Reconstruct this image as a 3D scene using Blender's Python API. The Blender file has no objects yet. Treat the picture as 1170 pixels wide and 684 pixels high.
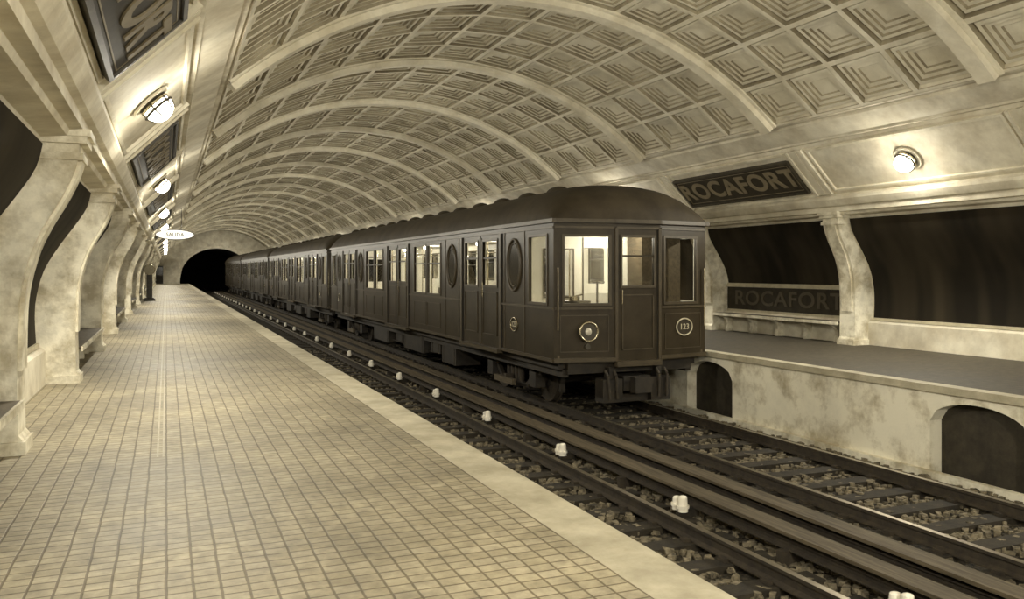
import bpy, math, random
from mathutils import Vector, Matrix
random.seed(7)
S=bpy.context.scene
S.view_settings.view_transform='Standard'
S.view_settings.look='None'
S.view_settings.exposure=0.38
COL=S.collection
C2=12.03      # mirror sum (station axis x = 6.015)
CX=C2/2
P=4.85        # bay pitch
Y0=13.4       # a rib
KMIN,KMAX=-5,19
YS=Y0+P*KMIN; YE=Y0+P*KMAX

# ---------------------------------------------------------------- materials
def mk(name):
    m=bpy.data.materials.new(name); m.use_nodes=True
    nt=m.node_tree; nt.nodes.clear()
    out=nt.nodes.new('ShaderNodeOutputMaterial')
    b=nt.nodes.new('ShaderNodeBsdfPrincipled')
    nt.links.new(b.outputs[0],out.inputs[0])
    return m,nt,b,out
def noise_mat(name,c1,c2,scale=3,rough=.7,bump=.1,metal=0,detail=6,fine=None,lo=.35,hi=.65,stretch=(1,1,1),bdist=.01,spec=.5,coat=0,spots=0):
    m,nt,b,out=mk(name); N=nt.nodes; L=nt.links
    g=N.new('ShaderNodeNewGeometry')
    mp=N.new('ShaderNodeMapping'); mp.inputs['Scale'].default_value=stretch
    L.new(g.outputs['Position'],mp.inputs[0])
    n=N.new('ShaderNodeTexNoise'); n.inputs['Scale'].default_value=scale; n.inputs['Detail'].default_value=detail
    n.inputs['Roughness'].default_value=.65
    L.new(mp.outputs[0],n.inputs['Vector'])
    r=N.new('ShaderNodeValToRGB')
    r.color_ramp.elements[0].position=lo; r.color_ramp.elements[0].color=(*c1,1)
    r.color_ramp.elements[1].position=hi; r.color_ramp.elements[1].color=(*c2,1)
    L.new(n.outputs[0],r.inputs[0])
    src=r.outputs[0]
    if spots:
        n3=N.new('ShaderNodeTexNoise'); n3.inputs['Scale'].default_value=scale*.45; n3.inputs['Detail'].default_value=9; n3.inputs['Roughness'].default_value=.72
        L.new(g.outputs['Position'],n3.inputs['Vector'])
        q=N.new('ShaderNodeMapRange'); q.inputs['From Min'].default_value=.36; q.inputs['From Max'].default_value=.55; q.inputs['To Min'].default_value=1-spots; q.inputs['To Max'].default_value=1
        L.new(n3.outputs[0],q.inputs[0])
        vm=N.new('ShaderNodeVectorMath'); vm.operation='SCALE'
        L.new(src,vm.inputs[0]); L.new(q.outputs[0],vm.inputs['Scale']); src=vm.outputs[0]
    L.new(src,b.inputs['Base Color'])
    b.inputs['Roughness'].default_value=rough; b.inputs['Metallic'].default_value=metal
    b.inputs['Specular IOR Level'].default_value=spec
    b.inputs['Coat Weight'].default_value=coat
    if bump:
        n2=N.new('ShaderNodeTexNoise'); n2.inputs['Scale'].default_value=fine or scale*12; n2.inputs['Detail'].default_value=4
        L.new(g.outputs['Position'],n2.inputs['Vector'])
        bp=N.new('ShaderNodeBump'); bp.inputs['Strength'].default_value=bump; bp.inputs['Distance'].default_value=bdist
        L.new(n2.outputs[0],bp.inputs['Height']); L.new(bp.outputs[0],b.inputs['Normal'])
    return m
def emit_mat(name,c,s,mixt=0):
    m=bpy.data.materials.new(name); m.use_nodes=True; nt=m.node_tree; nt.nodes.clear()
    out=nt.nodes.new('ShaderNodeOutputMaterial'); e=nt.nodes.new('ShaderNodeEmission')
    e.inputs[0].default_value=(*c,1); e.inputs[1].default_value=s
    if mixt:
        t=nt.nodes.new('ShaderNodeBsdfTransparent'); mx=nt.nodes.new('ShaderNodeMixShader'); mx.inputs[0].default_value=mixt
        nt.links.new(e.outputs[0],mx.inputs[1]); nt.links.new(t.outputs[0],mx.inputs[2]); nt.links.new(mx.outputs[0],out.inputs[0])
    else: nt.links.new(e.outputs[0],out.inputs[0])
    return m
def glass_mat(name,tint,gl=.12):
    m=bpy.data.materials.new(name); m.use_nodes=True; nt=m.node_tree; nt.nodes.clear()
    out=nt.nodes.new('ShaderNodeOutputMaterial'); t=nt.nodes.new('ShaderNodeBsdfTransparent'); t.inputs[0].default_value=(*tint,1)
    g=nt.nodes.new('ShaderNodeBsdfGlossy'); g.inputs['Roughness'].default_value=.05
    mx=nt.nodes.new('ShaderNodeMixShader'); mx.inputs[0].default_value=gl
    nt.links.new(t.outputs[0],mx.inputs[1]); nt.links.new(g.outputs[0],mx.inputs[2]); nt.links.new(mx.outputs[0],out.inputs[0])
    return m
def tile_mat(name,c1,c2,mortar,bw,rh,rough,ms=.006,big=(.75,1.1)):
    m,nt,b,out=mk(name); N=nt.nodes; L=nt.links
    g=N.new('ShaderNodeNewGeometry')
    br=N.new('ShaderNodeTexBrick'); br.offset=0.0; br.squash=1
    br.inputs['Scale'].default_value=1; br.inputs['Brick Width'].default_value=bw; br.inputs['Row Height'].default_value=rh
    br.inputs['Mortar Size'].default_value=ms; br.inputs['Mortar Smooth'].default_value=.6
    br.inputs['Color1'].default_value=(*c1,1); br.inputs['Color2'].default_value=(*c2,1); br.inputs['Mortar'].default_value=(*mortar,1)
    nw=N.new('ShaderNodeTexNoise'); nw.inputs['Scale'].default_value=3.5; nw.inputs['Detail'].default_value=3
    L.new(g.outputs['Position'],nw.inputs['Vector'])
    sb=N.new('ShaderNodeVectorMath'); sb.operation='SUBTRACT'; sb.inputs[1].default_value=(.5,.5,.5); L.new(nw.outputs['Color'],sb.inputs[0])
    sc=N.new('ShaderNodeVectorMath'); sc.operation='SCALE'; sc.inputs['Scale'].default_value=.016; L.new(sb.outputs[0],sc.inputs[0])
    ad=N.new('ShaderNodeVectorMath'); ad.operation='ADD'; L.new(g.outputs['Position'],ad.inputs[0]); L.new(sc.outputs[0],ad.inputs[1])
    L.new(ad.outputs[0],br.inputs['Vector'])
    def nz(s,a,b_,lo,hi):
        n=N.new('ShaderNodeTexNoise'); n.inputs['Scale'].default_value=s; n.inputs['Detail'].default_value=8; n.inputs['Roughness'].default_value=.68
        L.new(g.outputs['Position'],n.inputs['Vector'])
        mr=N.new('ShaderNodeMapRange'); mr.inputs['From Min'].default_value=lo; mr.inputs['From Max'].default_value=hi
        mr.inputs['To Min'].default_value=a; mr.inputs['To Max'].default_value=b_
        L.new(n.outputs[0],mr.inputs[0]); return n,mr
    n,mr=nz(.8,big[0],big[1],.35,.65); n_,mr_=nz(9,.72,1.18,.35,.65)
    mu=N.new('ShaderNodeMath'); mu.operation='MULTIPLY'; L.new(mr.outputs[0],mu.inputs[0]); L.new(mr_.outputs[0],mu.inputs[1])
    vm=N.new('ShaderNodeVectorMath'); vm.operation='SCALE'
    L.new(br.outputs['Color'],vm.inputs[0]); L.new(mu.outputs[0],vm.inputs['Scale'])
    L.new(vm.outputs[0],b.inputs['Base Color'])
    mr2=N.new('ShaderNodeMapRange'); mr2.inputs['To Min'].default_value=rough-.12; mr2.inputs['To Max'].default_value=rough+.15
    L.new(n.outputs[0],mr2.inputs[0]); L.new(mr2.outputs[0],b.inputs['Roughness'])
    bp=N.new('ShaderNodeBump'); bp.inputs['Strength'].default_value=.5; bp.inputs['Distance'].default_value=.004; bp.invert=True
    L.new(br.outputs['Fac'],bp.inputs['Height']); L.new(bp.outputs[0],b.inputs['Normal'])
    return m

M_pl=noise_mat('plaster_wall',(.56,.50,.375),(.80,.755,.62),1.6,.8,.2,spots=.22)
M_pil=noise_mat('plaster_pillar',(.48,.425,.30),(.86,.815,.67),2.6,.6,.35,lo=.38,hi=.58,spots=.3)
M_vault=noise_mat('plaster_vault',(.55,.50,.37),(.79,.745,.61),.9,.85,.15,lo=.3,hi=.62,spots=.25)
M_vdark=noise_mat('plaster_vault_shade',(.18,.15,.095),(.42,.375,.265),1.2,.85,.2)  # darker plaster: recess shade painted into the coffer steps and grooves
M_rib=noise_mat('plaster_rib',(.62,.565,.43),(.86,.815,.68),1.5,.8,.2,spots=.18)
M_tile=tile_mat('platform_tiles',(.37,.325,.23),(.31,.27,.18),(.14,.113,.068),.125,.100,.6,.009,(.68,1.25))
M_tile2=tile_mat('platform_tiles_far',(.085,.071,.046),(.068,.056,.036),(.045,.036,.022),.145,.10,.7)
M_cop=noise_mat('coping_stone',(.36,.32,.225),(.56,.515,.39),2.2,.7,.25,spots=.2)
M_drain=noise_mat('drain_metal',(.36,.32,.225),(.46,.41,.30),6,.6,.1)
M_under=noise_mat('whitewash',(.50,.44,.305),(.88,.835,.69),2.2,.8,.35,lo=.34,hi=.52,spots=.15)
M_dark=noise_mat('recess_dark',(.025,.02,.012),(.055,.045,.028),4,.8,.2)
M_black=noise_mat('tunnel_black',(.008,.006,.004),(.02,.016,.01),1,.9,.3)  # near-black tone for the tunnel ends and shell backing
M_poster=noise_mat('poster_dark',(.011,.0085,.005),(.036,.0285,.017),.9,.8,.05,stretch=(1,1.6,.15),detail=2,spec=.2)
M_sign=noise_mat('sign_enamel',(.024,.0185,.011),(.04,.032,.019),5,.6,.03,spec=.3)
M_signtxt=noise_mat('sign_letter',(.17,.138,.084),(.22,.183,.115),5,.6,0)
M_signtxt2=noise_mat('board_letter',(.07,.056,.034),(.09,.072,.044),5,.6,0)
M_frame=noise_mat('sign_frame',(.42,.37,.26),(.56,.51,.37),5,.5,.1)
M_wood=noise_mat('bench_wood',(.05,.036,.02),(.11,.085,.05),3,.5,.2,stretch=(6,1,6))
M_steel=noise_mat('rail_steel',(.20,.17,.12),(.34,.30,.22),6,.35,.1,metal=.8)
M_rust=noise_mat('rail_rust',(.018,.013,.008),(.045,.034,.02),8,.8,.3)
M_plank=noise_mat('cover_plank',(.055,.043,.026),(.13,.105,.068),3,.7,.3,stretch=(8,.6,8),spec=.3)
M_sleep=noise_mat('sleeper_wood',(.011,.0085,.005),(.036,.028,.016),5,.9,.4)
M_ball=noise_mat('ballast',(.010,.008,.005),(.085,.07,.045),16,.9,1,fine=30,bdist=.06)
M_stone=noise_mat('ballast_stone',(.032,.026,.016),(.27,.23,.155),9,.9,.4)
M_porc=noise_mat('porcelain',(.85,.8,.68),(.95,.92,.82),5,.25,0)
M_body=noise_mat('train_paint',(.024,.0178,.0094),(.040,.0302,.0168),2,.38,.05,spec=.25)
M_trim=noise_mat('train_bead',(.046,.035,.020),(.066,.052,.031),4,.42,0,spec=.35)
M_roof=noise_mat('train_roof',(.028,.0212,.012),(.05,.039,.023),2,.7,.15,spec=.25)
M_seam=noise_mat('train_seam',(.006,.005,.003),(.01,.008,.005),5,.6,0)
M_under2=noise_mat('train_underframe',(.010,.0075,.005),(.03,.0225,.013),5,.7,.3)
M_int=noise_mat('train_interior',(.74,.71,.60),(.86,.84,.74),2,.5,0)
M_glass=glass_mat('window_glass',(.93,.92,.88),.10)
M_dglass=noise_mat('dark_glass',(.012,.01,.006),(.03,.024,.015),2,.15,0)
M_chrome=noise_mat('lamp_metal',(.35,.3,.2),(.5,.45,.33),8,.25,0,metal=.9)
M_iron=noise_mat('dark_iron',(.03,.024,.015),(.06,.05,.03),8,.5,.1)
M_globe=emit_mat('lamp_glass',(1,.95,.80),14,.45)
M_bulb=emit_mat('bulb',(1,.95,.82),12)
M_lit=emit_mat('lit_sign_glass',(1,.94,.76),1.2)
M_head=noise_mat('headlight_glass',(.5,.46,.36),(.7,.66,.55),6,.08,0,spec=1)

# ---------------------------------------------------------------- mesh builder
class B:
    def __init__(s,mats): s.v=[];s.f=[];s.m=[];s.sm=[];s.mats=mats
    def mi(s,mat):
        if mat not in s.mats: s.mats.append(mat)
        return s.mats.index(mat)
    def add(s,vs,fs,mat,smooth=False):
        o=len(s.v); s.v+= [tuple(v) for v in vs]; k=s.mi(mat)
        for f in fs: s.f.append([i+o for i in f]); s.m.append(k); s.sm.append(smooth)
    def box(s,x0,x1,y0,y1,z0,z1,mat):
        vs=[(x,y,z) for x in(x0,x1) for y in(y0,y1) for z in(z0,z1)]
        s.add(vs,[(0,1,3,2),(4,6,7,5),(0,4,5,1),(2,3,7,6),(0,2,6,4),(1,5,7,3)],mat)
    def obox(s,c,U,V,W,a,b,d,mat):
        c=Vector(c);U=Vector(U);V=Vector(V);W=Vector(W)
        vs=[c+U*i*a/2+V*j*b/2+W*k*d/2 for i in(-1,1) for j in(-1,1) for k in(-1,1)]
        s.add(vs,[(0,1,3,2),(4,6,7,5),(0,4,5,1),(2,3,7,6),(0,2,6,4),(1,5,7,3)],mat)
    def prism(s,prof,y0,y1,mat,cap=True,closed=True,smooth=False):
        n=len(prof); vs=[(x,y0,z) for x,z in prof]+[(x,y1,z) for x,z in prof]
        fs=[(i,(i+1)%n,n+(i+1)%n,n+i) for i in range(n if closed else n-1)]
        s.add(vs,fs,mat,smooth)
        if cap and closed:
            s.add(vs,[tuple(range(n)),tuple(range(n,2*n))],mat)
    def cyl(s,p0,p1,r,mat,n=16,r2=None,smooth=True,cap=True):
        p0=Vector(p0);p1=Vector(p1); d=(p1-p0).normalized()
        a=d.orthogonal().normalized(); b=d.cross(a); r2=r if r2 is None else r2
        vs=[p0+(a*math.cos(t)+b*math.sin(t))*r for t in [2*math.pi*i/n for i in range(n)]]+[p1+(a*math.cos(t)+b*math.sin(t))*r2 for t in [2*math.pi*i/n for i in range(n)]]
        s.add(vs,[(i,(i+1)%n,n+(i+1)%n,n+i) for i in range(n)],mat,smooth)
        if cap: s.add(vs,[tuple(range(n)),tuple(range(n,2*n))],mat)
    def ball(s,c,rx,ry,rz,mat,nu=16,nv=10,half=False):
        vs=[];fs=[]
        for j in range(nv+1):
            ph=(math.pi/2 if half else math.pi)*j/nv
            for i in range(nu):
                t=2*math.pi*i/nu
                vs.append((c[0]+rx*math.sin(ph)*math.cos(t),c[1]+ry*math.sin(ph)*math.sin(t),c[2]+rz*math.cos(ph)))
        for j in range(nv):
            for i in range(nu):
                fs.append((j*nu+i,j*nu+(i+1)%nu,(j+1)*nu+(i+1)%nu,(j+1)*nu+i))
        s.add(vs,fs,mat,True)
    def ring(s,c,U,V,ru,rv,t,mat,n=32,k=8):
        c=Vector(c);U=Vector(U).normalized();V=Vector(V).normalized();W=U.cross(V)
        vs=[];fs=[]
        for i in range(n):
            a=2*math.pi*i/n; rad=(U*math.cos(a)+V*math.sin(a))
            p=c+U*ru*math.cos(a)+V*rv*math.sin(a)
            for j in range(k):
                b=2*math.pi*j/k; vs.append(p+rad*t*math.cos(b)+W*t*math.sin(b))
        for i in range(n):
            for j in range(k):
                fs.append((i*k+j,((i+1)%n)*k+j,((i+1)%n)*k+(j+1)%k,i*k+(j+1)%k))
        s.add(vs,fs,mat,True)
    def disc(s,c,U,V,ru,rv,mat,n=32):
        c=Vector(c);U=Vector(U).normalized();V=Vector(V).normalized()
        s.add([c+U*ru*math.cos(2*math.pi*i/n)+V*rv*math.sin(2*math.pi*i/n) for i in range(n)],[tuple(range(n))],mat)
    def holed(s,O,U,W,width,z0,z1,holes,mat):
        """wall slab: origin O (xy), direction U, thickness vector W, with rectangular openings (u0,u1,z0,z1)"""
        O=Vector((O[0],O[1],0));U=Vector((U[0],U[1],0)).normalized();W=Vector((W[0],W[1],0))
        us=sorted(set([0,width]+[h[0] for h in holes]+[h[1] for h in holes])); zs=sorted(set([z0,z1]+[h[2] for h in holes]+[h[3] for h in holes]))
        for i in range(len(us)-1):
            for j in range(len(zs)-1):
                um=(us[i]+us[i+1])/2; zm=(zs[j]+zs[j+1])/2
                if any(h[0]<um<h[1] and h[2]<zm<h[3] for h in holes): continue
                q=[]
                for w in(0,1):
                    for (u,z) in((us[i],zs[j]),(us[i+1],zs[j]),(us[i+1],zs[j+1]),(us[i],zs[j+1])):
                        p=O+U*u+W*w; q.append((p.x,p.y,z))
                s.add(q,[(0,1,2,3),(4,5,6,7),(0,1,5,4),(1,2,6,5),(2,3,7,6),(3,0,4,7)],mat)
    def mesh(s,name,fixn=True):
        me=bpy.data.meshes.new(name); me.from_pydata(s.v,[],s.f)
        for m in s.mats: me.materials.append(m)
        for p,k,sm in zip(me.polygons,s.m,s.sm): p.material_index=k; p.use_smooth=sm
        if fixn:
            import bmesh
            bm=bmesh.new(); bm.from_mesh(me); bmesh.ops.recalc_face_normals(bm,faces=bm.faces); bm.to_mesh(me); bm.free()
        me.update(); return me
    def obj(s,name,parent=None,loc=(0,0,0),fixn=True):
        return inst(s.mesh(name,fixn),name,parent,loc)
def inst(me,name,parent=None,loc=(0,0,0)):
    o=bpy.data.objects.new(name,me); COL.objects.link(o); o.location=loc
    if parent: o.parent=parent
    return o
def empty(name,loc=(0,0,0),parent=None):
    o=bpy.data.objects.new(name,None); COL.objects.link(o); o.location=loc; o.empty_display_size=.2
    if parent: o.parent=parent
    return o
def text_mesh(txt,size,mat,ext=.008,sx=1.0,off=.018):
    c=bpy.data.curves.new('t','FONT'); c.body=txt; c.size=size; c.align_x='CENTER'; c.align_y='CENTER'; c.extrude=ext; c.space_character=1.08; c.offset=size*off
    o=bpy.data.objects.new('t',c); COL.objects.link(o); bpy.context.view_layer.update()
    me=bpy.data.meshes.new_from_object(o.evaluated_get(bpy.context.evaluated_depsgraph_get())); bpy.data.objects.remove(o)
    for v in me.vertices: v.co.x*=sx
    me.materials.clear(); me.materials.append(mat); return me
def place(o,loc,X,Y):
    X=Vector(X).normalized();Y=Vector(Y).normalized();Z=X.cross(Y)
    m=Matrix((X,Y,Z)).transposed().to_4x4(); m.translation=Vector(loc); o.matrix_basis=m
def mx(x,right): return C2-x if right else x

# ---------------------------------------------------------------- vault
HW=5.155; RISE=1.98; ZS=4.42
R=(HW*HW+RISE*RISE)/(2*RISE); ZC=ZS+RISE-R; PH=math.asin(HW/R)
def vp(ph,y,d): return (CX+(R+d)*math.sin(ph),y,ZC+(R+d)*math.cos(ph))
NA=11; NL=4
b=B([M_vault,M_vdark,M_rib]); da=2*PH/NA; ribw=.34
y_in0=ribw/2; dl=(P-ribw)/NL
for i in range(NA):
    a0=-PH+i*da;a1=a0+da
    for j in range(NL):
        y0=y_in0+j*dl;y1=y0+dl
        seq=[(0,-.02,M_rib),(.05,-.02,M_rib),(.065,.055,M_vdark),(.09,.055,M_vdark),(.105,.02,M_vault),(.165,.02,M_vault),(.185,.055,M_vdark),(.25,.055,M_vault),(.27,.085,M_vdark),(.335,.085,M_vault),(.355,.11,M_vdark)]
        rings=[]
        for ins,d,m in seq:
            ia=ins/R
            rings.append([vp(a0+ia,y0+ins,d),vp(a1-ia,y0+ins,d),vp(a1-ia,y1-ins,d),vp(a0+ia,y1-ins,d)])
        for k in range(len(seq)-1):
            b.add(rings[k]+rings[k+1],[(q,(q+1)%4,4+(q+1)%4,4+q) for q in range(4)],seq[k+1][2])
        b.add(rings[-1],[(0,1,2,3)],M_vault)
ns=44
def arc_strip(pts):
    n=len(pts)
    for i in range(ns):
        a0=-PH+2*PH*i/ns;a1=-PH+2*PH*(i+1)/ns
        for (ya,dA),(yb,dB) in zip(pts[:-1],pts[1:]):
            b.add([vp(a0,ya,dA),vp(a1,ya,dA),vp(a1,yb,dB),vp(a0,yb,dB)],[(0,1,2,3)],M_rib)
arc_strip([(-ribw/2-.05,0),(-ribw/2-.05,-.06),(-ribw/2+.02,-.07),(-ribw/2+.03,-.17),(ribw/2-.03,-.17),(ribw/2-.02,-.07),(ribw/2+.05,-.06),(ribw/2+.05,0)])
bay=b.mesh('vault_bay')
ceil=empty('ceiling')
for k in range(KMIN,KMAX): inst(bay,'vault_bay_%d'%(k-KMIN+1),ceil,(0,Y0+P*k,0))
b=B([M_black])
for i in range(24):
    a0=-PH*1.05+2.1*PH*i/24;a1=a0+2.1*PH/24
    b.add([vp(a0,YS,.35),vp(a1,YS,.35),vp(a1,YE,.35),vp(a0,YE,.35)],[(0,1,2,3)],M_black)
b.obj('vault_backing',ceil)

# ---------------------------------------------------------------- side walls
backc=[(-1.65,.50),(-1.67,.9),(-1.65,1.2),(-1.56,1.55),(-1.38,1.88),(-1.18,2.18),(-1.04,2.42),(-.98,2.68)]
prof=[(-1.52,-.02),(-1.52,.46),(-1.56,.50)]+backc+[(-.78,2.70),(-.76,2.75),(-.66,2.76),(-.66,2.86),(-.60,2.88),(-.55,2.95),(-.52,3.0),(-.52,3.06),(-.60,3.08),(-.63,3.12),
 (.26,4.0),(.27,4.06),(.35,4.06),(.36,4.10),(.74,4.33),(.75,4.38),(.83,4.40),(.84,4.44),(.90,4.45),(.90,4.52),(.70,4.60)]
SL=Vector((.707,0,.707))
for right in(False,True):
    b=B([M_pl])
    pr=[(mx(x,right),z) for x,z in prof]
    b.prism(pr,YS,YE,M_pl,closed=False)
    b.box(*(sorted((mx(-2.2,right),mx(-2.3,right)))),YS,YE,-1.4,5.2,M_black)
    b.obj('wall_right' if right else 'wall_left',fixn=False)
OFFL=-.3
front=[(-1.12,0),(-1.12,.12),(-1.15,.16),(-1.16,.7),(-1.15,1.2),(-1.12,1.45),(-1.05,1.72),(-.95,1.95),(-.84,2.15),(-.75,2.35),(-.70,2.52)]
back=[(-1.1,2.6),(-1.3,2.2),(-1.6,1.8),(-1.75,1.3),(-1.75,0)]
def smoothp(pts):
    out=[]
    n=len(pts)
    for i in range(n-1):
        p0=pts[max(i-1,0)];p1=pts[i];p2=pts[i+1];p3=pts[min(i+2,n-1)]
        for t in(0,.33,.66):
            out.append(tuple(.5*((2*p1[k])+(-p0[k]+p2[k])*t+(2*p0[k]-5*p1[k]+4*p2[k]-p3[k])*t*t+(-p0[k]+3*p1[k]-3*p2[k]+p3[k])*t**3) for k in(0,1)))
    out.append(pts[-1]); return out
def pillar_mesh(right):
    b=B([M_pil]); w=.21
    fp=front[:3]+smoothp(front[3:])
    pr=[(mx(x,right),z) for x,z in fp+back]
    n=len(pr)
    vs=[(x,-w,z) for x,z in pr]+[(x,w,z) for x,z in pr]
    b.add(vs,[(i,(i+1)%n,n+(i+1)%n,n+i) for i in range(n)],M_pil)
    fb=smoothp(back[::-1]); 
    def backx(z):
        pts=sorted([(p[1],p[0]) for p in fb])
        for (za,xa),(zb,xb) in zip(pts[:-1],pts[1:]):
            if za<=z<=zb: return xa+(xb-xa)*(z-za)/max(zb-za,1e-6)
        return pts[-1][1]
    for sgn in(-w,w):
        for (xa,za),(xb,zb) in zip(fp[:-1],fp[1:]):
            b.add([(mx(xa,right),sgn,za),(mx(xb,right),sgn,zb),(mx(backx(zb),right),sgn,zb),(mx(backx(za),right),sgn,za)],[(0,1,2,3)],M_pil)
    fo=[(x+.03,z) for x,z in fp[3:]]; fi=[(x-.02,z) for x,z in fp[3:]]
    for (ya,yb) in((-.14,.14),):
        m_=len(fo)
        for i in range(m_-1):
            q=[]
            for y in(ya,yb):
                q+=[(mx(fo[i][0],right),y,fo[i][1]),(mx(fo[i+1][0],right),y,fo[i+1][1]),(mx(fi[i+1][0],right),y,fi[i+1][1]),(mx(fi[i][0],right),y,fi[i][1])]
            b.add(q,[(0,1,2,3),(4,5,6,7),(0,1,5,4)],M_pil)
    for x0,x1,z0,z1,ww in((-1.15,-.66,2.50,2.56,.235),(-1.15,-.69,2.56,2.64,.215),(-1.12,-.63,2.64,2.70,.255),(-1.12,-.60,2.70,2.76,.275)):
        b.box(*sorted((mx(x0,right),mx(x1,right))),-ww,ww,z0,z1,M_pil)
    b.box(*sorted((mx(-1.7,right),mx(-1.095,right))),-.235,.235,0,.11,M_pil)
    return b.mesh('pillar')
def cove_strip_mesh(right):
    b=B([M_rib])
    for (u0,u1,h) in((-.2,.2,.035),(-.23,-.17,.065),(.17,.23,.065),(-.05,.05,.05)):
        q=[]
        for s_ in(0.02,1.22):
            for (u,hh) in((u0,-.02),(u1,-.02),(u1,h),(u0,h)):
                x=-.60+s_*.707+hh*.707; z=3.13+s_*.707-hh*.707
                q.append((mx(x,right),u,z))
        b.add(q,[(0,1,5,4),(1,2,6,5),(2,3,7,6),(3,0,4,7),(0,1,2,3),(4,5,6,7)],M_rib)
    return b.mesh('cove_strip')
def cove_frame_mesh(right):
    b=B([M_rib])
    L=P/2-.3
    def bar(u0,u1,s0,s1,h):
        q=[]
        for s_ in(s0,s1):
            for (u,hh) in((u0,-.02),(u1,-.02),(u1,h),(u0,h)):
                q.append((mx(-.60+s_*.707+hh*.707,right),u,3.13+s_*.707-hh*.707))
        b.add(q,[(0,1,5,4),(1,2,6,5),(2,3,7,6),(3,0,4,7),(0,1,2,3),(4,5,6,7)],M_rib)
    bar(-L,L,.06,.11,.03);bar(-L,L,1.13,1.18,.03);bar(-L,-L+.05,.11,1.13,.03);bar(L-.05,L,.11,1.13,.03)
    return b.mesh('cove_frame')
def poster_mesh(right,zlo,zhi=2.62):
    b=B([M_poster,M_frame]); L=P/2-.26
    pts=[(x,z) for x,z in smoothp(backc) if zlo<=z<=zhi]
    def xat(z):
        q=smoothp(backc)
        for (xa,za),(xb,zb) in zip(q[:-1],q[1:]):
            if za<=z<=zb: return xa+(xb-xa)*(z-za)/(zb-za)
        return q[-1][0]
    pts=[(xat(zlo),zlo)]+pts+[(xat(zhi),zhi)]
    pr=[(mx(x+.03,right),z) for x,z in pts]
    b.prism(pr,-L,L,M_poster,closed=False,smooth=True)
    for z in(zlo,):
        x=xat(z); b.box(*sorted((mx(x-.02,right),mx(x+.07,right))),-L,L,z-.05,z+.01,M_frame)
    return b.mesh('advertising_panel')
def bench_mesh(right):
    b=B([M_wood,M_pil]); L=P/2-.22
    def bx(x0,x1,y0,y1,z0,z1,m): b.box(*sorted((mx(x0,right),mx(x1,right))),y0,y1,z0,z1,m)
    bx(-1.52,-1.12,-L,L,.43,.46,M_wood)
    bx(-1.125,-1.10,-L,L,.40,.465,M_pil)
    for t in(-1.9,-.95,0,.95,1.9):
        pts=[(-1.52,0),(-1.34,0),(-1.34,.06),(-1.38,.16),(-1.36,.26),(-1.28,.34),(-1.16,.385),(-1.16,.43),(-1.52,.43)]
        b.prism([(mx(x,right),z) for x,z in pts],t-.05,t+.05,M_pil)
    return b.mesh('bench')
def board_mesh(right):
    b=B([M_sign,M_frame]); L=P/2-.24
    def bx(x0,x1,y0,y1,z0,z1,m): b.box(*sorted((mx(x0,right),mx(x1,right))),y0,y1,z0,z1,m)
    bx(-1.66,-1.60,-L,L,.56,1.13,M_sign)
    bx(-1.68,-1.54,-L,L,1.13,1.19,M_frame)
    bx(-1.66,-1.58,-L,L,.50,.56,M_frame)
    return b.mesh('bench_board')
def sign_mesh(right):
    b=B([M_sign,M_frame]); L=P/2-.36
    def bar(u0,u1,s0,s1,h0,h,m):
        q=[]
        for s_ in(s0,s1):
            for (u,hh) in((u0,h0),(u1,h0),(u1,h),(u0,h)):
                q.append((mx(-.60+s_*.707+hh*.707,right),u,3.13+s_*.707-hh*.707))
        b.add(q,[(0,1,5,4),(1,2,6,5),(2,3,7,6),(3,0,4,7),(0,1,2,3),(4,5,6,7)],m)
    bar(-L,L,.17,.97,0,.06,M_sign)
    bar(-L-.04,L+.04,.13,.18,0,.085,M_iron);bar(-L-.04,L+.04,.96,1.01,0,.085,M_iron)
    bar(-L-.04,-L+.01,.18,.96,0,.085,M_iron);bar(L-.01,L+.04,.18,.96,0,.085,M_iron)
    bar(-L+.06,L-.06,.225,.24,.06,.064,M_signtxt);bar(-L+.06,L-.06,.90,.915,.06,.064,M_signtxt)
    bar(-L+.06,-L+.075,.24,.90,.06,.064,M_signtxt);bar(L-.075,L-.06,.24,.90,.06,.064,M_signtxt)
    return b.mesh('sign_board')
def lamp_mesh(right):
    b=B([M_chrome,M_globe])
    n=Vector((.707,0,-.707)); u=Vector((0,1,0)); v=Vector((.707,0,.707))
    if right:
        n.x*=-1; v.x*=-1
    c=Vector((0,0,0))
    b.cyl(c,c+n*.03,.25,M_rib,28); b.cyl(c+n*.03,c+n*.07,.19,M_iron,28,r2=.15)
    b.ring(c+n*.07,u,v,.175,.175,.02,M_chrome)
    g=c+n*.16
    # flattened glass bowl seated in the rosette
    vs=[];fs=[];nu,nv=24,10
    for j in range(nv+1):
        ph=math.pi*.62*j/nv
        for i in range(nu):
            a=2*math.pi*i/nu
            vs.append(g-n*.03+(u*math.cos(a)+v*math.sin(a))*.175*math.sin(ph)+n*.15*math.cos(ph))
    for j in range(nv):
        for i in range(nu): fs.append((j*nu+i,j*nu+(i+1)%nu,(j+1)*nu+(i+1)%nu,(j+1)*nu+i))
    b.add(vs,fs,M_globe,True)
    b.ring(g-n*.03,u,v,.19,.19,.016,M_iron)
    for k in range(6):
        a=k*math.pi/3+.3; d=u*math.cos(a)+v*math.sin(a)
        b.cyl(c+n*.06+d*.185,g+n*.0+d*.19,.012,M_iron,6); b.cyl(g+d*.19,g+n*.07+d*.15,.010,M_iron,6)
    return b.mesh('wall_lamp'),g+n*.06,n
txt=text_mesh('ROCAFORT',.66,M_signtxt,.01,1.13,.026)
txt2=text_mesh('ROCAFORT',.50,M_signtxt2,.006,1.35)
LC=(1,.94,.79)
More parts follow.
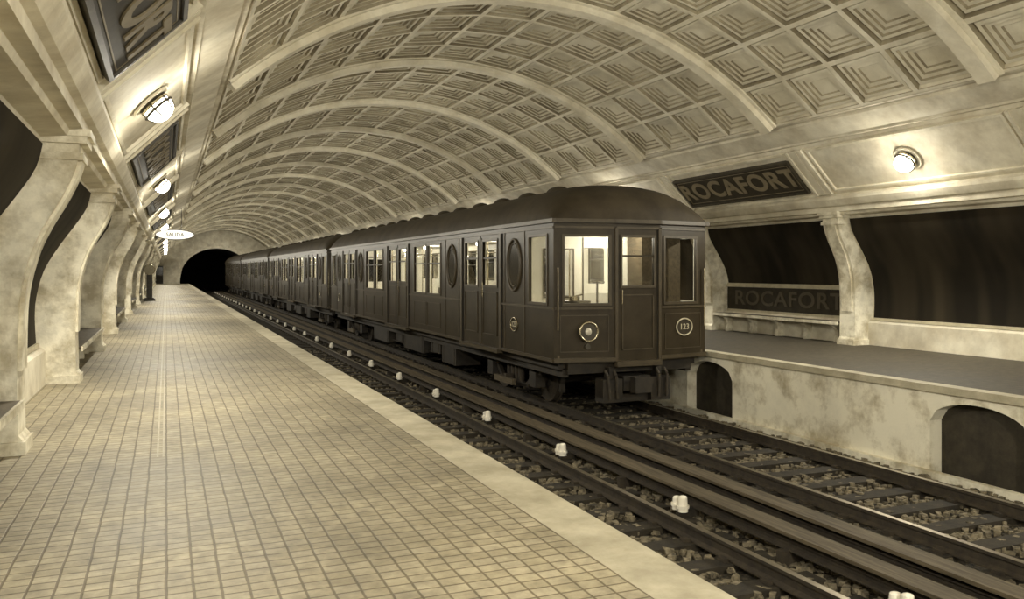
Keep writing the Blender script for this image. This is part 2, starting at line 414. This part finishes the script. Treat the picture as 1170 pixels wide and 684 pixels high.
def light(name,loc,e,parent,r=.1,col=LC,spot=None):
    l=bpy.data.lights.new(name,'SPOT' if spot else 'POINT'); l.energy=e; l.color=col; l.shadow_soft_size=r
    o=bpy.data.objects.new(name,l); COL.objects.link(o); o.location=loc
    if spot:
        l.spot_size=math.radians(172); l.spot_blend=.35
        o.rotation_euler=Vector(spot).to_track_quat('-Z','Y').to_euler()
    if parent: o.parent=parent
    return o
LAMP_E=900
for right in(False,True):
    off=0 if right else OFFL
    pm=pillar_mesh(right); cs=cove_strip_mesh(right); cf=cove_frame_mesh(right)
    po=poster_mesh(right,.56); po2=poster_mesh(right,1.22); be=bench_mesh(right); bo=board_mesh(right); sg=sign_mesh(right); lm,lg,ln=lamp_mesh(right)
    tr=empty('trim_right' if right else 'trim_left')
    for k in range(KMIN,KMAX+1):
        y=Y0+P*k+off
        if y<YS+.3 or y>YE-.3: continue
        inst(pm,'pillar',None,(0,y,0)); inst(cs,'cove_strip_%d'%(k+6),tr,(0,y,0))
    for k in range(KMIN,KMAX):
        y=Y0+P*(k+.5)+off
        if y-P/2<YS: continue
        inst(cf,'cove_frame_%d'%(k+6),tr,(0,y,0))
        if k%2==0:
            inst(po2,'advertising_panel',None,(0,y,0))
            e=inst(be,'bench',None,(0,y,0)); inst(bo,'backboard',e)
            t=inst(txt2,'backboard_letters',e); place(t,(mx(-1.592,right),0,.845),(0,-1,0) if right else (0,1,0),(0,0,1))
            s=inst(sg,'station_name_sign',None,(0,y,0))
            t=inst(txt,'letters',s)
            ss=.57; x=-.60+ss*.707+.066*.707; z=3.13+ss*.707-.066*.707
            place(t,(mx(x,right),0,z),(0,-1,0) if right else (0,1,0),(-.707 if right else .707,0,.707))
        else:
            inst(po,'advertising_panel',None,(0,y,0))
            l=inst(lm,'wall_lamp',None,(mx(-.60+.60*.707,right),y,3.13+.60*.707))
            light('bulb',lg,LAMP_E,l,.10,LC,ln)
            light('bulb_glow',lg,110,l,.10)

# ---------------------------------------------------------------- end walls / tunnel
def arch_z(x,c,hw,z0,rise):
    t=(x-c)/hw
    return z0+rise*math.sqrt(max(0,1-t*t))
def end_wall(name,y,y2):
    b=B([M_pl]); c,hw,z0,rise=5.6,4.1,.6,3.6
    n=32
    for i in range(n):
        xa=c-hw+2*hw*i/n; xb=c-hw+2*hw*(i+1)/n
        za,zb=arch_z(xa,c,hw,z0,rise),arch_z(xb,c,hw,z0,rise)
        b.add([(xa,y,za),(xb,y,zb),(xb,y,7),(xa,y,7)],[(0,1,2,3)],M_pl)
        b.add([(xa,y,za),(xb,y,zb),(xb,y2,zb),(xa,y2,za)],[(0,1,2,3)],M_dark)
    b.add([(-2.3,y,-1.4),(c-hw,y,-1.4),(c-hw,y,7),(-2.3,y,7)],[(0,1,2,3)],M_pl)
    b.add([(c+hw,y,-1.4),(14.4,y,-1.4),(14.4,y,7),(c+hw,y,7)],[(0,1,2,3)],M_pl)
    for x in(c-hw,c+hw): b.add([(x,y,-1.4),(x,y2,-1.4),(x,y2,z0),(x,y,z0)],[(0,1,2,3)],M_dark)
    b.add([(c-hw,y2,-1.4),(c+hw,y2,-1.4),(c+hw,y2,7),(c-hw,y2,7)],[(0,1,2,3)],M_black)
    for i in range(n):
        a0=math.pi*i/n;a1=math.pi*(i+1)/n; sg=-1 if y2>y else 1
        q=[]
        for yy in(y,y+sg*.08):
            for a,k in((a0,1),(a1,1),(a1,1.08),(a0,1.08)): q.append((c+hw*k*math.cos(a),yy,z0+rise*k*math.sin(a)))
        b.add(q,[(4,5,6,7),(0,1,5,4),(2,3,7,6)],M_rib)
    return b.obj(name,fixn=False)
end_wall('wall_end',YE,YE+25); end_wall('wall_back',YS,YS-25)
d=B([M_iron,M_frame]); d.box(-1.45,-.35,YE-.06,YE-.01,0,2.1,M_iron)
for x0,x1 in((-1.4,-.93),(-.87,-.4)):
    d.box(x0,x1,YE-.08,YE-.06,.15,.9,M_sign); d.box(x0,x1,YE-.08,YE-.06,1.05,1.95,M_dglass)
d.box(-1.5,-.25,YE-.05,YE-.01,2.1,2.22,M_frame)
d.obj('door_1')

# ---------------------------------------------------------------- platforms
EDL=2.49; EDR=9.60; ZR=-1.05; ZB=-1.27
b=B([M_tile,M_cop])
b.box(-1.52,EDL-.36,YS,YE,-.12,0,M_tile)
b.box(EDL-.36,EDL,YS,YE,-.14,0.0,M_cop)
b.box(EDL-.12,EDL-.06,YS,YE,-1.4,-.14,M_under)
b.obj('platform')
b=B([M_drain]); 
b.box(-.075,-.060,7.5,60,.0,.002,M_drain); b.box(-.03,-.015,7.5,60,.0,.002,M_drain)
b.obj('drain_channel')
b=B([M_tile2,M_cop])
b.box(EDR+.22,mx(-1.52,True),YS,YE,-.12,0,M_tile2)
b.box(EDR,EDR+.22,YS,YE,-.10,0.0,M_cop)
xw=EDR+.06; rw=.72; zb=-1.3
cs_=[13.35+5.75*k for k in range(-4,16)]
prev=YS
for c in cs_:
    if c-rw<YS or c+rw>YE: continue
    b.box(xw,xw+.5,prev,c-rw,zb,-.10,M_under); prev=c+rw
    n=14
    for i in range(n):
        ya=c-rw+2*rw*i/n; yb=c-rw+2*rw*(i+1)/n
        za=-.50+.30*math.sqrt(max(0,1-((ya-c)/rw)**2)); zb2=-.50+.30*math.sqrt(max(0,1-((yb-c)/rw)**2))
        b.add([(xw,ya,za),(xw,yb,zb2),(xw,yb,-.1),(xw,ya,-.1)],[(0,1,2,3)],M_under)
        b.add([(xw,ya,za),(xw,yb,zb2),(xw+.5,yb,zb2),(xw+.5,ya,za)],[(0,1,2,3)],M_under)
b.box(xw,xw+.5,prev,YE,zb,-.10,M_under)
b.box(xw+.22,xw+.27,YS,YE,zb,-.1,M_dark)
b.box(xw-.10,xw,YS,YE,zb,-1.17,M_under)
b.obj('platform')

# ---------------------------------------------------------------- tracks
b=B([M_ball]); b.box(EDL-.05,xw+.1,YS-25,YE+25,-1.5,ZB,M_ball); b.obj('track_bed')
b=B([M_stone])
def stone(x,y,z,r):
    vs=[]
    for i in(-1,1):
        for j in(-1,1):
            for k in(-1,1):
                q=random.uniform(.55,1.1); vs.append((x+i*r*q*.7,y+j*r*random.uniform(.5,1.1)*.8,z+k*r*q*.6))
    a=random.random()*3; ca,sa=math.cos(a),math.sin(a)
    vs=[(x+(p[0]-x)*ca-(p[1]-y)*sa,y+(p[0]-x)*sa+(p[1]-y)*ca,p[2]) for p in vs]
    b.add(vs,[(0,1,3,2),(4,6,7,5),(0,4,5,1),(2,3,7,6),(0,2,6,4),(1,5,7,3)],M_stone)
RX=[4.13-.84,4.13+.84,7.9-.84,7.9+.84]
cnt=0
while cnt<19000:
    y=2.5+28*random.random()**1.6; x=random.uniform(3.6,xw-.15)
    if any(abs(x-r)<.1 for r in RX): continue
    stone(x,y,ZB+random.uniform(-.01,.05),random.uniform(.02,.06)); cnt+=1
b.obj('ballast_stones',fixn=False)
def rail_prof(x,zt,h=.15,w=.035,f=.065):
    return [(x-f,zt-h),(x+f,zt-h),(x+f,zt-h+.015),(x+.012,zt-h+.035),(x+.012,zt-.04),(x+w,zt-.03),(x+w,zt),(x-w,zt),(x-w,zt-.03),(x-.012,zt-.04),(x-.012,zt-h+.035),(x-f,zt-h+.015)]
for tc in(4.13,7.9):
    e=empty('railway_track')
    b=B([M_rust,M_steel])
    for s in(-.84,.84):
        b.prism(rail_prof(tc+s,ZR),YS-20,YE+20,M_rust); b.box(tc+s-.033,tc+s+.033,YS-20,YE+20,ZR-.002,ZR+.003,M_steel)
    b.obj('rails',e)
    b=B([M_sleep]); y=YS
    while y<YE+10:
        b.box(tc-1.3,tc+1.3,y-.12,y+.12,-1.36,-1.2+random.uniform(-.004,0),M_sleep)
        if y<40:
            for s in(-.84,.84):
                for q in(-.1,.1): b.box(tc+s+q-.03,tc+s+q+.03,y-.05,y+.05,-1.2,-1.165,M_rust)
        y+=.62
    b.obj('sleepers',e)
for xr,zt in((5.54,-.93),(6.00,-.90)):
    e=empty('third_rail')
    b=B([M_rust,M_plank,M_porc])
    b.prism(rail_prof(xr,zt-.08,.12,.04,.05),YS,YE,M_rust)
    b.box(xr-.12,xr+.12,YS,YE,zt-.035,zt,M_plank)
    b.box(xr+.10,xr+.13,YS,YE,zt-.15,zt-.035,M_plank)
    b.obj('rail_and_cover',e)
b=B([M_porc,M_iron])
k=0; y=7.9-3.05*6
while y<YE:
    x=5.33
    b.box(x-.03,5.55,y-.05,y+.05,-1.27,-1.13,M_sleep)
    for q,h in((-.055,.16),(.06,.13)):
        b.cyl((x,y+q,-1.14),(x,y+q,-1.14+h),.058,M_porc,14,r2=.048); b.cyl((x,y+q,-1.10),(x,y+q,-1.07),.07,M_porc,14); b.ball((x,y+q,-1.14+h),.048,.048,.02,M_porc,12,6)
    b.box(5.40,6.05,y+1.5-.04,y+1.5+.04,-1.27,-1.12,M_rust)
    y+=3.05
b.obj('porcelain_insulators')

# ---------------------------------------------------------------- train
TL=21.8; TX=7.9; HWD=1.6; ZB0=-.07; ZT=2.44
DOORS=[(2.7,5.1),(9.7,12.1),(16.7,19.1)]
SW=[(6.75,7.85),(8.0,9.1),(12.7,13.8),(13.95,15.05)]
OV=[2.0,5.85,15.95,19.8]
side_holes=[(.50,1.28,.97,2.17),(TL-1.28,TL-.50,.97,2.17)]
for a,c in SW: side_holes.append((a,c,.97,2.20))
dw=[]
for a,c in DOORS:
    m=(a+c)/2
    for p,q in((a+.22,m-.16),(m+.16,c-.22)): dw.append((p,q,1.24,2.17))
side_holes+=dw
def car_meshes():
    body=B([M_body,M_trim,M_seam]); gl=B([M_glass]); it=B([M_int,M_wood,M_chrome,M_bulb])
    U=(0,1)
    for s in(-1,1):
        x=s*HWD; W=(-s*.05,0)
        off=.22
        hs=[(h[0]-off,h[1]-off,h[2],h[3]) for h in side_holes]
        body.holed((x,off),U,W,TL-2*off,ZB0,ZT,hs,M_body)
        it.holed((x-s*.051,off),U,(-s*.02,0),TL-2*off,.05,ZT,hs,M_int)
        for h in side_holes:
            gl.box(*sorted((x-s*.03,x-s*.025)),h[0],h[1],h[2],h[3],M_glass)
            o=.018; t=.045
            def bx(y0,y1,z0,z1,m=M_trim,o=o,i=.03): body.box(*sorted((x+s*o,x-s*i)),y0,y1,z0,z1,m)
            bx(h[0]-t,h[0],h[2]-t,h[3]+t);bx(h[1],h[1]+t,h[2]-t,h[3]+t);bx(h[0],h[1],h[2]-t,h[2]);bx(h[0],h[1],h[3],h[3]+t)
            zz=h[2]+(h[3]-h[2])*.62
            if h in dw or 6<h[0]<16: bx(h[0],h[1],zz-.018,zz+.018,M_body,.0,.05)
        def bx(y0,y1,z0,z1,m=M_trim,o=.02): body.box(*sorted((x+s*o,x-s*.02)),y0,y1,z0,z1,m)
        segs=[];p=.22
        for a,c in DOORS: segs.append((p,a-.06)); p=c+.06
        segs.append((p,TL-.22))
        for a,c in segs:
            bx(a,c,.86,.90); bx(a,c,ZB0,ZB0+.06,M_trim,.025)
        bx(.22,TL-.22,2.30,2.335)
        body.box(*sorted((x+s*.06,x-s*.02)),.15,TL-.15,2.40,2.47,M_trim)
        for a,c in DOORS:
            m=(a+c)/2
            for q in(a,c): bx(q-.05,q+.05,ZB0,2.30,M_trim,.035); bx(q-.075,q-.05,ZB0,2.30,M_seam,.022);bx(q+.05,q+.075,ZB0,2.30,M_seam,.022)
            bx(m-.012,m+.012,ZB0,2.30,M_seam,.01)
            bx(m-.07,m-.03,ZB0+.05,2.25,M_trim,.012); bx(m+.03,m+.07,ZB0+.05,2.25,M_trim,.012)
            bx(a,c,ZB0-.06,ZB0+.02,M_trim,.09)
            for lo,hi in((a+.2,m-.16),(m+.16,c-.2)):
                bx(lo,hi,1.08,1.10);bx(lo,hi,.20,.22);bx(lo,lo+.02,.2,1.1);bx(hi-.02,hi,.2,1.1)
            body.cyl((x+s*.05,m-.25,1.0),(x+s*.05,m-.25,1.3),.012,M_chrome,6)
        for yc in OV:
            body.ring((x+s*.01,yc,1.66),(0,1,0),(0,0,1),.34,.50,.028,M_trim)
            body.ring((x+s*.01,yc,1.66),(0,1,0),(0,0,1),.27,.42,.015,M_trim)
            body.disc((x+s*.008,yc,1.66),(0,1,0),(0,0,1),.26,.41,M_dglass)
            for q in(yc-.5,yc+.5): bx(q-.015,q+.015,ZB0,2.30,M_trim,.012)
        for yc in(2.0,TL-2.0):
            body.ring((x+s*.01,yc,.50),(0,1,0),(0,0,1),.17,.13,.014,M_chrome,24,6)
        for a,c in((6.75,9.1),(12.7,15.05)):
            for lo,hi in((a,(a+c)/2-.05),((a+c)/2+.05,c)):
                bx(lo,hi,.72,.735,M_trim,.01);bx(lo,hi,.12,.135,M_trim,.01);bx(lo,lo+.015,.12,.73,M_trim,.01);bx(hi-.015,hi,.12,.73,M_trim,.01)
    for e in(0,1):
        fy=(lambda y:y) if e==0 else (lambda y:TL-y)
        pts=[(-HWD,.22),(-.47,.02),(.47,.02),(HWD,.22)]
        for i in range(3):
            A=Vector((pts[i][0],fy(pts[i][1])));Bp=Vector((pts[i+1][0],fy(pts[i+1][1])))
            L=(Bp-A).length;Ud=(Bp-A)/L
            nrm=Vector((-Ud.y,Ud.x)) 
            if (nrm.y>0)==(e==0): pass
            else: nrm=-nrm
            if i==1: hs=[(.14,L-.14,1.28,2.15)]
            elif i==0: hs=[(.20,L-.12,.97,2.15)]
            else: hs=[(.12,L-.24,.97,2.15)]
            body.holed(A,Ud,nrm*.05,L,ZB0-.02,ZT,hs,M_body)
            U3=Vector((Ud.x,Ud.y,0)); N3=Vector((-nrm.x,-nrm.y,0)); A3=Vector((A.x,A.y,0)); V3=Vector((0,0,1))
            def fb(u0,u1,z0,z1,m=M_trim,o=.02):
                c=A3+U3*(u0+u1)/2+V3*(z0+z1)/2+N3*(o/2-.01)
                body.obox(c,U3,V3,N3,u1-u0,z1-z0,o+.02,m)
            for h in hs:
                t=.045
                fb(h[0]-t,h[0],h[2]-t,h[3]+t);fb(h[1],h[1]+t,h[2]-t,h[3]+t);fb(h[0],h[1],h[2]-t,h[2]);fb(h[0],h[1],h[3],h[3]+t)
                c=A3+U3*(h[0]+h[1])/2+V3*(h[2]+h[3])/2-N3*.025
                gl.obox(c,U3,V3,N3,h[1]-h[0],h[3]-h[2],.005,M_glass)
                if i==1: fb(h[0],h[1],1.80,1.83,M_body,0)
            fb(.02,L-.02,2.30,2.34); 
            if i!=1:
                fb(.03,L-.06,.86,.90); fb(.0,L,ZB0,ZB0+.07,M_trim,.035)
                fb(.12,L-.12,.10,.115,M_trim,.01);fb(.12,L-.12,.745,.76,M_trim,.01);fb(.12,.135,.1,.76,M_trim,.01);fb(L-.135,L-.12,.1,.76,M_trim,.01)
            else:
                fb(-.01,.045,ZB0,2.32,M_trim,.03);fb(L-.045,L+.01,ZB0,2.32,M_trim,.03)
                fb(.045,.06,ZB0,2.3,M_seam,.005);fb(L-.06,L-.045,ZB0,2.3,M_seam,.005)
                fb(.14,L-.14,.12,.14,M_trim,.012);fb(.14,L-.14,1.10,1.12,M_trim,.012);fb(.14,.16,.12,1.12,M_trim,.012);fb(L-.16,L-.14,.12,1.12,M_trim,.012)
                fb(.0,L,ZB0-.1,ZB0,M_trim,.08)
                hp=A3+U3*.12+N3*.05; body.cyl(hp+V3*.95,hp+V3*1.2,.012,M_chrome,6)
            fb(-.02,L+.02,2.40,2.47,M_trim,.06)
            if i==0:
                hc=A3+U3*.62+V3*.47
                body.cyl(hc,hc+N3*.10,.19,M_iron,28,r2=.17); body.ring(hc+N3*.10,U3,V3,.165,.165,.022,M_chrome,28,8)
                body.disc(hc+N3*.085,U3,V3,.15,.15,M_head); body.ball(hc+N3*.09,.07,.03,.07,M_head,14,8)
                body.cyl(hc-V3*.27,hc-V3*.27+N3*.05,.05,M_iron,14)
            if i==2:
                hc=A3+U3*.60+V3*.50
                body.ring(hc+N3*.012,U3,V3,.20,.155,.013,M_frame,28,8); body.disc(hc+N3*.008,U3,V3,.19,.145,M_sign)
            if i!=1:
                u=.07 if i==0 else L-.07
                hp=A3+U3*u+N3*.05; body.cyl(hp+V3*.5,hp+V3*1.6,.012,M_chrome,6)
    # roof loft
    nsx=28
    def sec(t,y):
        out=[]
        for i in range(nsx+1):
            s=math.cos(math.pi*(1-i/nsx)); z=2.45+.74*t*math.sqrt(max(0,1-abs(s)**2.6))
            bow=.22*s*s
            out.append((s*(HWD+.04),y,z,bow))
        return out
    rows=[]
    ys=[0,.03,.08,.16,.28,.45,.65,.9,1.2]
    for y in ys:
        t=math.sqrt(max(0,1-(1-min(y/1.2,1))**2.3)); rows.append([(x,y*(1-bw/1.2)+bw-.02*(1-y/1.2),z) for x,_,z,bw in sec(t,y)])
    for y in ys[::-1]:
        t=math.sqrt(max(0,1-(1-min(y/1.2,1))**2.3)); rows.append([(x,TL-(y*(1-bw/1.2)+bw-.02*(1-y/1.2)),z) for x,_,z,bw in sec(t,y)])
    vs=[p for r in rows for p in r]; n=nsx+1
    fs=[(j*n+i,j*n+i+1,(j+1)*n+i+1,(j+1)*n+i) for j in range(len(rows)-1) for i in range(nsx)]
    body.add(vs,fs,M_roof,True)
    y=1.6
    while y<TL-1.2:
        for x in(-.85,.85):
            body.ball((x,y,3.02),.20,.42,.17,M_roof,14,6,half=True)
            body.box(x-.17,x+.17,y-.3,y+.3,2.95,3.03,M_roof)
        y+=1.43
    body.box(-.10,.10,1.3,TL-1.3,3.17,3.215,M_roof)
    it.box(-1.53,1.53,.2,TL-.2,-.02,.05,M_wood); it.box(-1.53,1.53,.25,TL-.25,2.36,2.40,M_int)
    for y in(1.5,TL-1.5):
        it.holed((-1.53,y),(1,0),(0,.04),3.06,.05,2.36,[(.35,.95,1.05,1.95),(1.2,1.86,1.1,2.0)],M_int)
        it.box(-.37,-.34,y-.01,y+.05,.05,2.2,M_trim); it.box(.34,.37,y-.01,y+.05,.05,2.2,M_trim)
        for u0,u1,z0,z1 in((.35,.95,1.05,1.95),):
            x0=-1.53+u0;x1=-1.53+u1
            it.box(x0-.03,x0,y-.02,y,z0-.03,z1+.03,M_wood);it.box(x1,x1+.03,y-.02,y,z0-.03,z1+.03,M_wood);it.box(x0,x1,y-.02,y,z0-.03,z0,M_wood);it.box(x0,x1,y-.02,y,z1,z1+.03,M_wood)
    for e in(0,1):
        y=.55 if e==0 else TL-.55
        it.box(-.1-1.2,-.75,y-.12,y+.12,.05,1.0,M_iron)
        it.cyl((-1.02,y,1.0),(-1.02,y,1.08),.10,M_chrome,14); it.cyl((-1.02,y,1.08),(-.88,y-.08,1.12),.015,M_chrome,8)
        it.box(.62,1.50,*sorted((y+(.35 if e==0 else -.35),y+(.9 if e==0 else -.9))),.05,2.3,M_wood)  # dark block added behind this cab window to keep it from looking lit
        it.cyl((-.55,y,.9),(-.55,y,1.35),.02,M_iron,8); it.ring((-.55,y,1.35),(1,0,0),(0,1,.2),.13,.13,.013,M_iron,20,6)
    for s in(-1,1):
        for a,c in((6.2,9.3),(12.5,15.6),(5.3,6.2),(15.6,16.5)):
            it.box(*sorted((s*1.05,s*1.5)),a,c,.40,.50,M_wood); it.box(*sorted((s*1.42,s*1.5)),a,c,.5,.92,M_wood)
            it.box(*sorted((s*1.10,s*1.14)),a+.1,a+.14,.05,.4,M_iron); it.box(*sorted((s*1.10,s*1.14)),c-.14,c-.1,.05,.4,M_iron)
    for y in(3.9,6.2,9.3,10.9,12.5,15.6,17.9):
        for x in(-.55,.55): it.cyl((x,y,.05),(x,y,2.36),.018,M_chrome,8)
    for x in(-.55,.55): it.cyl((x,1.6,2.05),(x,TL-1.6,2.05),.015,M_chrome,8)
    for y in(.9,3.2,5.8,8.4,10.9,13.4,16,18.6,TL-.9): it.ball((0,y,2.30),.07,.07,.07,M_bulb,12,8)
    # underframe
    un=B([M_under2,M_rust])
    un.box(-1.45,1.45,.35,TL-.35,-.22,-.075,M_under2)
    for x in(-1.3,1.3): un.box(x-.06,x+.06,.35,TL-.35,-.36,-.2,M_under2)
    for e in(0,1):
        fy=(lambda y:y) if e==0 else (lambda y:TL-y)
        un.box(-1.3,1.3,*sorted((fy(.25),fy(.4))),-.30,-.1,M_under2)
        un.box(-.28,.28,*sorted((fy(.05),fy(.5))),-.62,-.36,M_under2)
        un.cyl((0,fy(-.12),-.50),(0,fy(.3),-.50),.10,M_under2,14); un.box(-.17,.17,*sorted((fy(-.18),fy(.0))),-.64,-.36,M_under2)
        for x in(-.62,-.45,.45,.62):
            un.cyl((x,fy(.12),-.25),(x,fy(.02),-.34),.028,M_rust,8); un.cyl((x,fy(.02),-.34),(x*.95,fy(.0),-.75),.026,M_rust,8)
        for x in(-.5,.5): un.box(x-.20,x+.20,*sorted((fy(.05),fy(.35))),-.82,-.40,M_under2); un.box(x-.05,x+.05,*sorted((fy(.1),fy(.3))),-.5,-.2,M_under2)
        un.box(-.6,.6,*sorted((fy(.18),fy(.24))),-.84,-.70,M_under2)
        for yb in(3.1,):
            yc=fy(yb)
            for w in(-1.15,1.15):
                yw=yc+w
                un.cyl((-1.0,yw,-.60),(1.0,yw,-.60),.08,M_rust,12)
                for sx in(-1,1):
                    x=sx*.84
                    un.cyl((x-.065,yw,-.60),(x+.065,yw,-.60),.44,M_rust,32); un.cyl((x-sx*.075,yw,-.60),(x-sx*.045,yw,-.60),.47,M_rust,32)
                    un.cyl((x+sx*.06,yw,-.60),(x+sx*.10,yw,-.60),.16,M_under2,18)
                    un.box(sx*1.13-.11,sx*1.13+.11,yw-.15,yw+.15,-.74,-.44,M_under2)
                    un.cyl((sx*1.13,yw-.22,-.48),(sx*1.13,yw-.22,-.24),.065,M_rust,10);un.cyl((sx*1.13,yw+.22,-.48),(sx*1.13,yw+.22,-.24),.065,M_rust,10)
                    un.box(sx*.84-.05,sx*.84+.05,yw-.56,yw-.49,-.80,-.42,M_under2); un.box(sx*.84-.05,sx*.84+.05,yw+.49,yw+.56,-.80,-.42,M_under2)
            for sx in(-1,1):
                un.box(sx*1.10-.05,sx*1.10+.05,yc-1.65,yc+1.65,-.44,-.34,M_under2)
                un.box(sx*1.10-.05,sx*1.10+.05,yc-.75,yc+.75,-.82,-.74,M_under2)
                un.obox((sx*1.1,yc-.85,-.62),(0,.809,-.588),(1,0,0),(0,.588,.809),.5,.08,.09,M_under2);un.obox((sx*1.1,yc+.85,-.62),(0,.809,.588),(1,0,0),(0,-.588,.809),.5,.08,.09,M_under2)
                for q in(-.3,-.1,.1,.3): un.cyl((sx*1.1,yc+q,-.74),(sx*1.1,yc+q,-.42),.07,M_rust,10)
                un.box(sx*1.36-.04,sx*1.36+.04,yc-.5,yc+.5,-.78,-.66,M_plank); un.box(sx*1.28-.08,sx*1.28+.08,yc-.06,yc+.06,-.76,-.6,M_rust)
            un.box(-1.1,1.1,yc-.2,yc+.2,-.5,-.3,M_under2)
    for a,c,x0,x1,z in((6.3,7.4,-1.35,-.7,-.78),(7.7,8.5,-1.3,-.6,-.62),(9.0,11.0,-1.38,-.8,-.72),(11.4,12.2,-1.3,-.7,-.6),(13.0,15.0,-1.35,-.7,-.75),(6.6,8.2,.7,1.35,-.7),(9.5,11.5,.7,1.3,-.66),(13,14.2,.6,1.35,-.75)):
        un.box(x0,x1,a,c,z,-.2,M_under2)
        un.box(x0-.01,x1+.01,a+.1,a+.14,z-.01,-.2,M_rust);un.box(x0-.01,x1+.01,c-.14,c-.1,z-.01,-.2,M_rust)
    un.cyl((-.9,12.3,-.5),(-.9,12.9,-.5),.16,M_rust,14); un.cyl((.3,8,-.5),(.3,10,-.5),.2,M_rust,16)
    for x in(-1.2,1.2):
        un.cyl((x,5.2,-.3),(x,8.5,-.66),.02,M_rust,6);un.cyl((x,8.5,-.66),(x,13.3,-.66),.02,M_rust,6);un.cyl((x,13.3,-.66),(x,16.6,-.3),.02,M_rust,6)
    return body.mesh('car_body'),gl.mesh('car_glass'),it.mesh('car_interior'),un.mesh('car_underframe')
cb,cg,ci,cu=car_meshes()
train=empty('metro_train',(TX,13.03,0))
num=text_mesh('123',.15,M_frame,.004,1,.004)
for k in range(4):
    c=empty('car_%d'%(k+1),(0,k*(TL+.55),0),train)
    inst(cb,'body',c);inst(cg,'window_glass',c);inst(ci,'interior',c);inst(cu,'underframe',c)
    for j,(y,e) in enumerate(((.85,36),(4,75),(8.4,75),(13.4,75),(18,75))):
        if k>1 and j in(0,2,4): continue
        light('ceiling_lamp_%d'%j,(.15,y,2.15),e,c,.08,(1,.96,.86))
    t=inst(num,'number',c); 
    L_=math.hypot(1.13,.2); U=Vector((1.13,.2,0))/L_; N=Vector((U.y,-U.x,0))
    place(t,Vector((.47,.02,.50))+U*.60+N*.014,U,(0,0,1))
    t=inst(num,'number_side',c); place(t,(-HWD-.014,2.0,.50),(0,-1,0),(0,0,1))
    if k<3:
        b=B([M_seam]); b.box(-.5,.5,TL-.05,TL+.6,.0,2.3,M_seam); b.obj('gangway',c)

# ---------------------------------------------------------------- small platform things
b=B([M_lit,M_iron])
b.ball((0,0,0),.76,.07,.20,M_lit,32,14); b.ring((0,0,0),(1,0,0),(0,0,1),.76,.20,.02,M_iron,40,8)
for x in(-.35,.25): b.cyl((x,0,.15),(x,0,1.15),.012,M_iron,8)
hs=b.obj('hanging_exit_sign',None,(.34,38,3.07))
st=inst(text_mesh('SALIDA',.20,M_signtxt,.01),'letters',hs); place(st,(0,-.085,0),(1,0,0),(0,0,1))
b=B([M_iron,M_chrome])
b.box(-.28,.28,-.3,.3,0,.12,M_iron); b.box(-.22,.22,-.25,.1,.12,.16,M_rust)
b.box(-.14,.14,.08,.28,.12,1.35,M_iron); b.cyl((0,.05,1.6),(0,.3,1.6),.28,M_iron,28); b.ring((0,.05,1.6),(1,0,0),(0,0,1),.26,.26,.02,M_chrome); b.disc((0,.045,1.6),(1,0,0),(0,0,1),.24,.24,M_frame)
b.obj('weighing_scale',None,(-.80,46.5,0))

# unseen fill light added behind the camera to brighten the station
light('fill_light',(3.2,-3.5,3.2),1400,None,.35,(1,.95,.81))

# ---------------------------------------------------------------- world, camera
w=bpy.data.worlds.new('world'); S.world=w; w.use_nodes=True
w.node_tree.nodes['Background'].inputs[0].default_value=(1,.9,.7,1); w.node_tree.nodes['Background'].inputs[1].default_value=.02
cam=bpy.data.cameras.new('camera'); co=bpy.data.objects.new('camera',cam); COL.objects.link(co)
F=950.0
cam.sensor_width=36; cam.lens=F/1170*36; cam.shift_y=-33/1170; cam.clip_start=.05; cam.clip_end=300
co.location=(0,0,1.55); co.rotation_euler=(math.radians(90),0,-math.atan(395/F))
S.camera=co
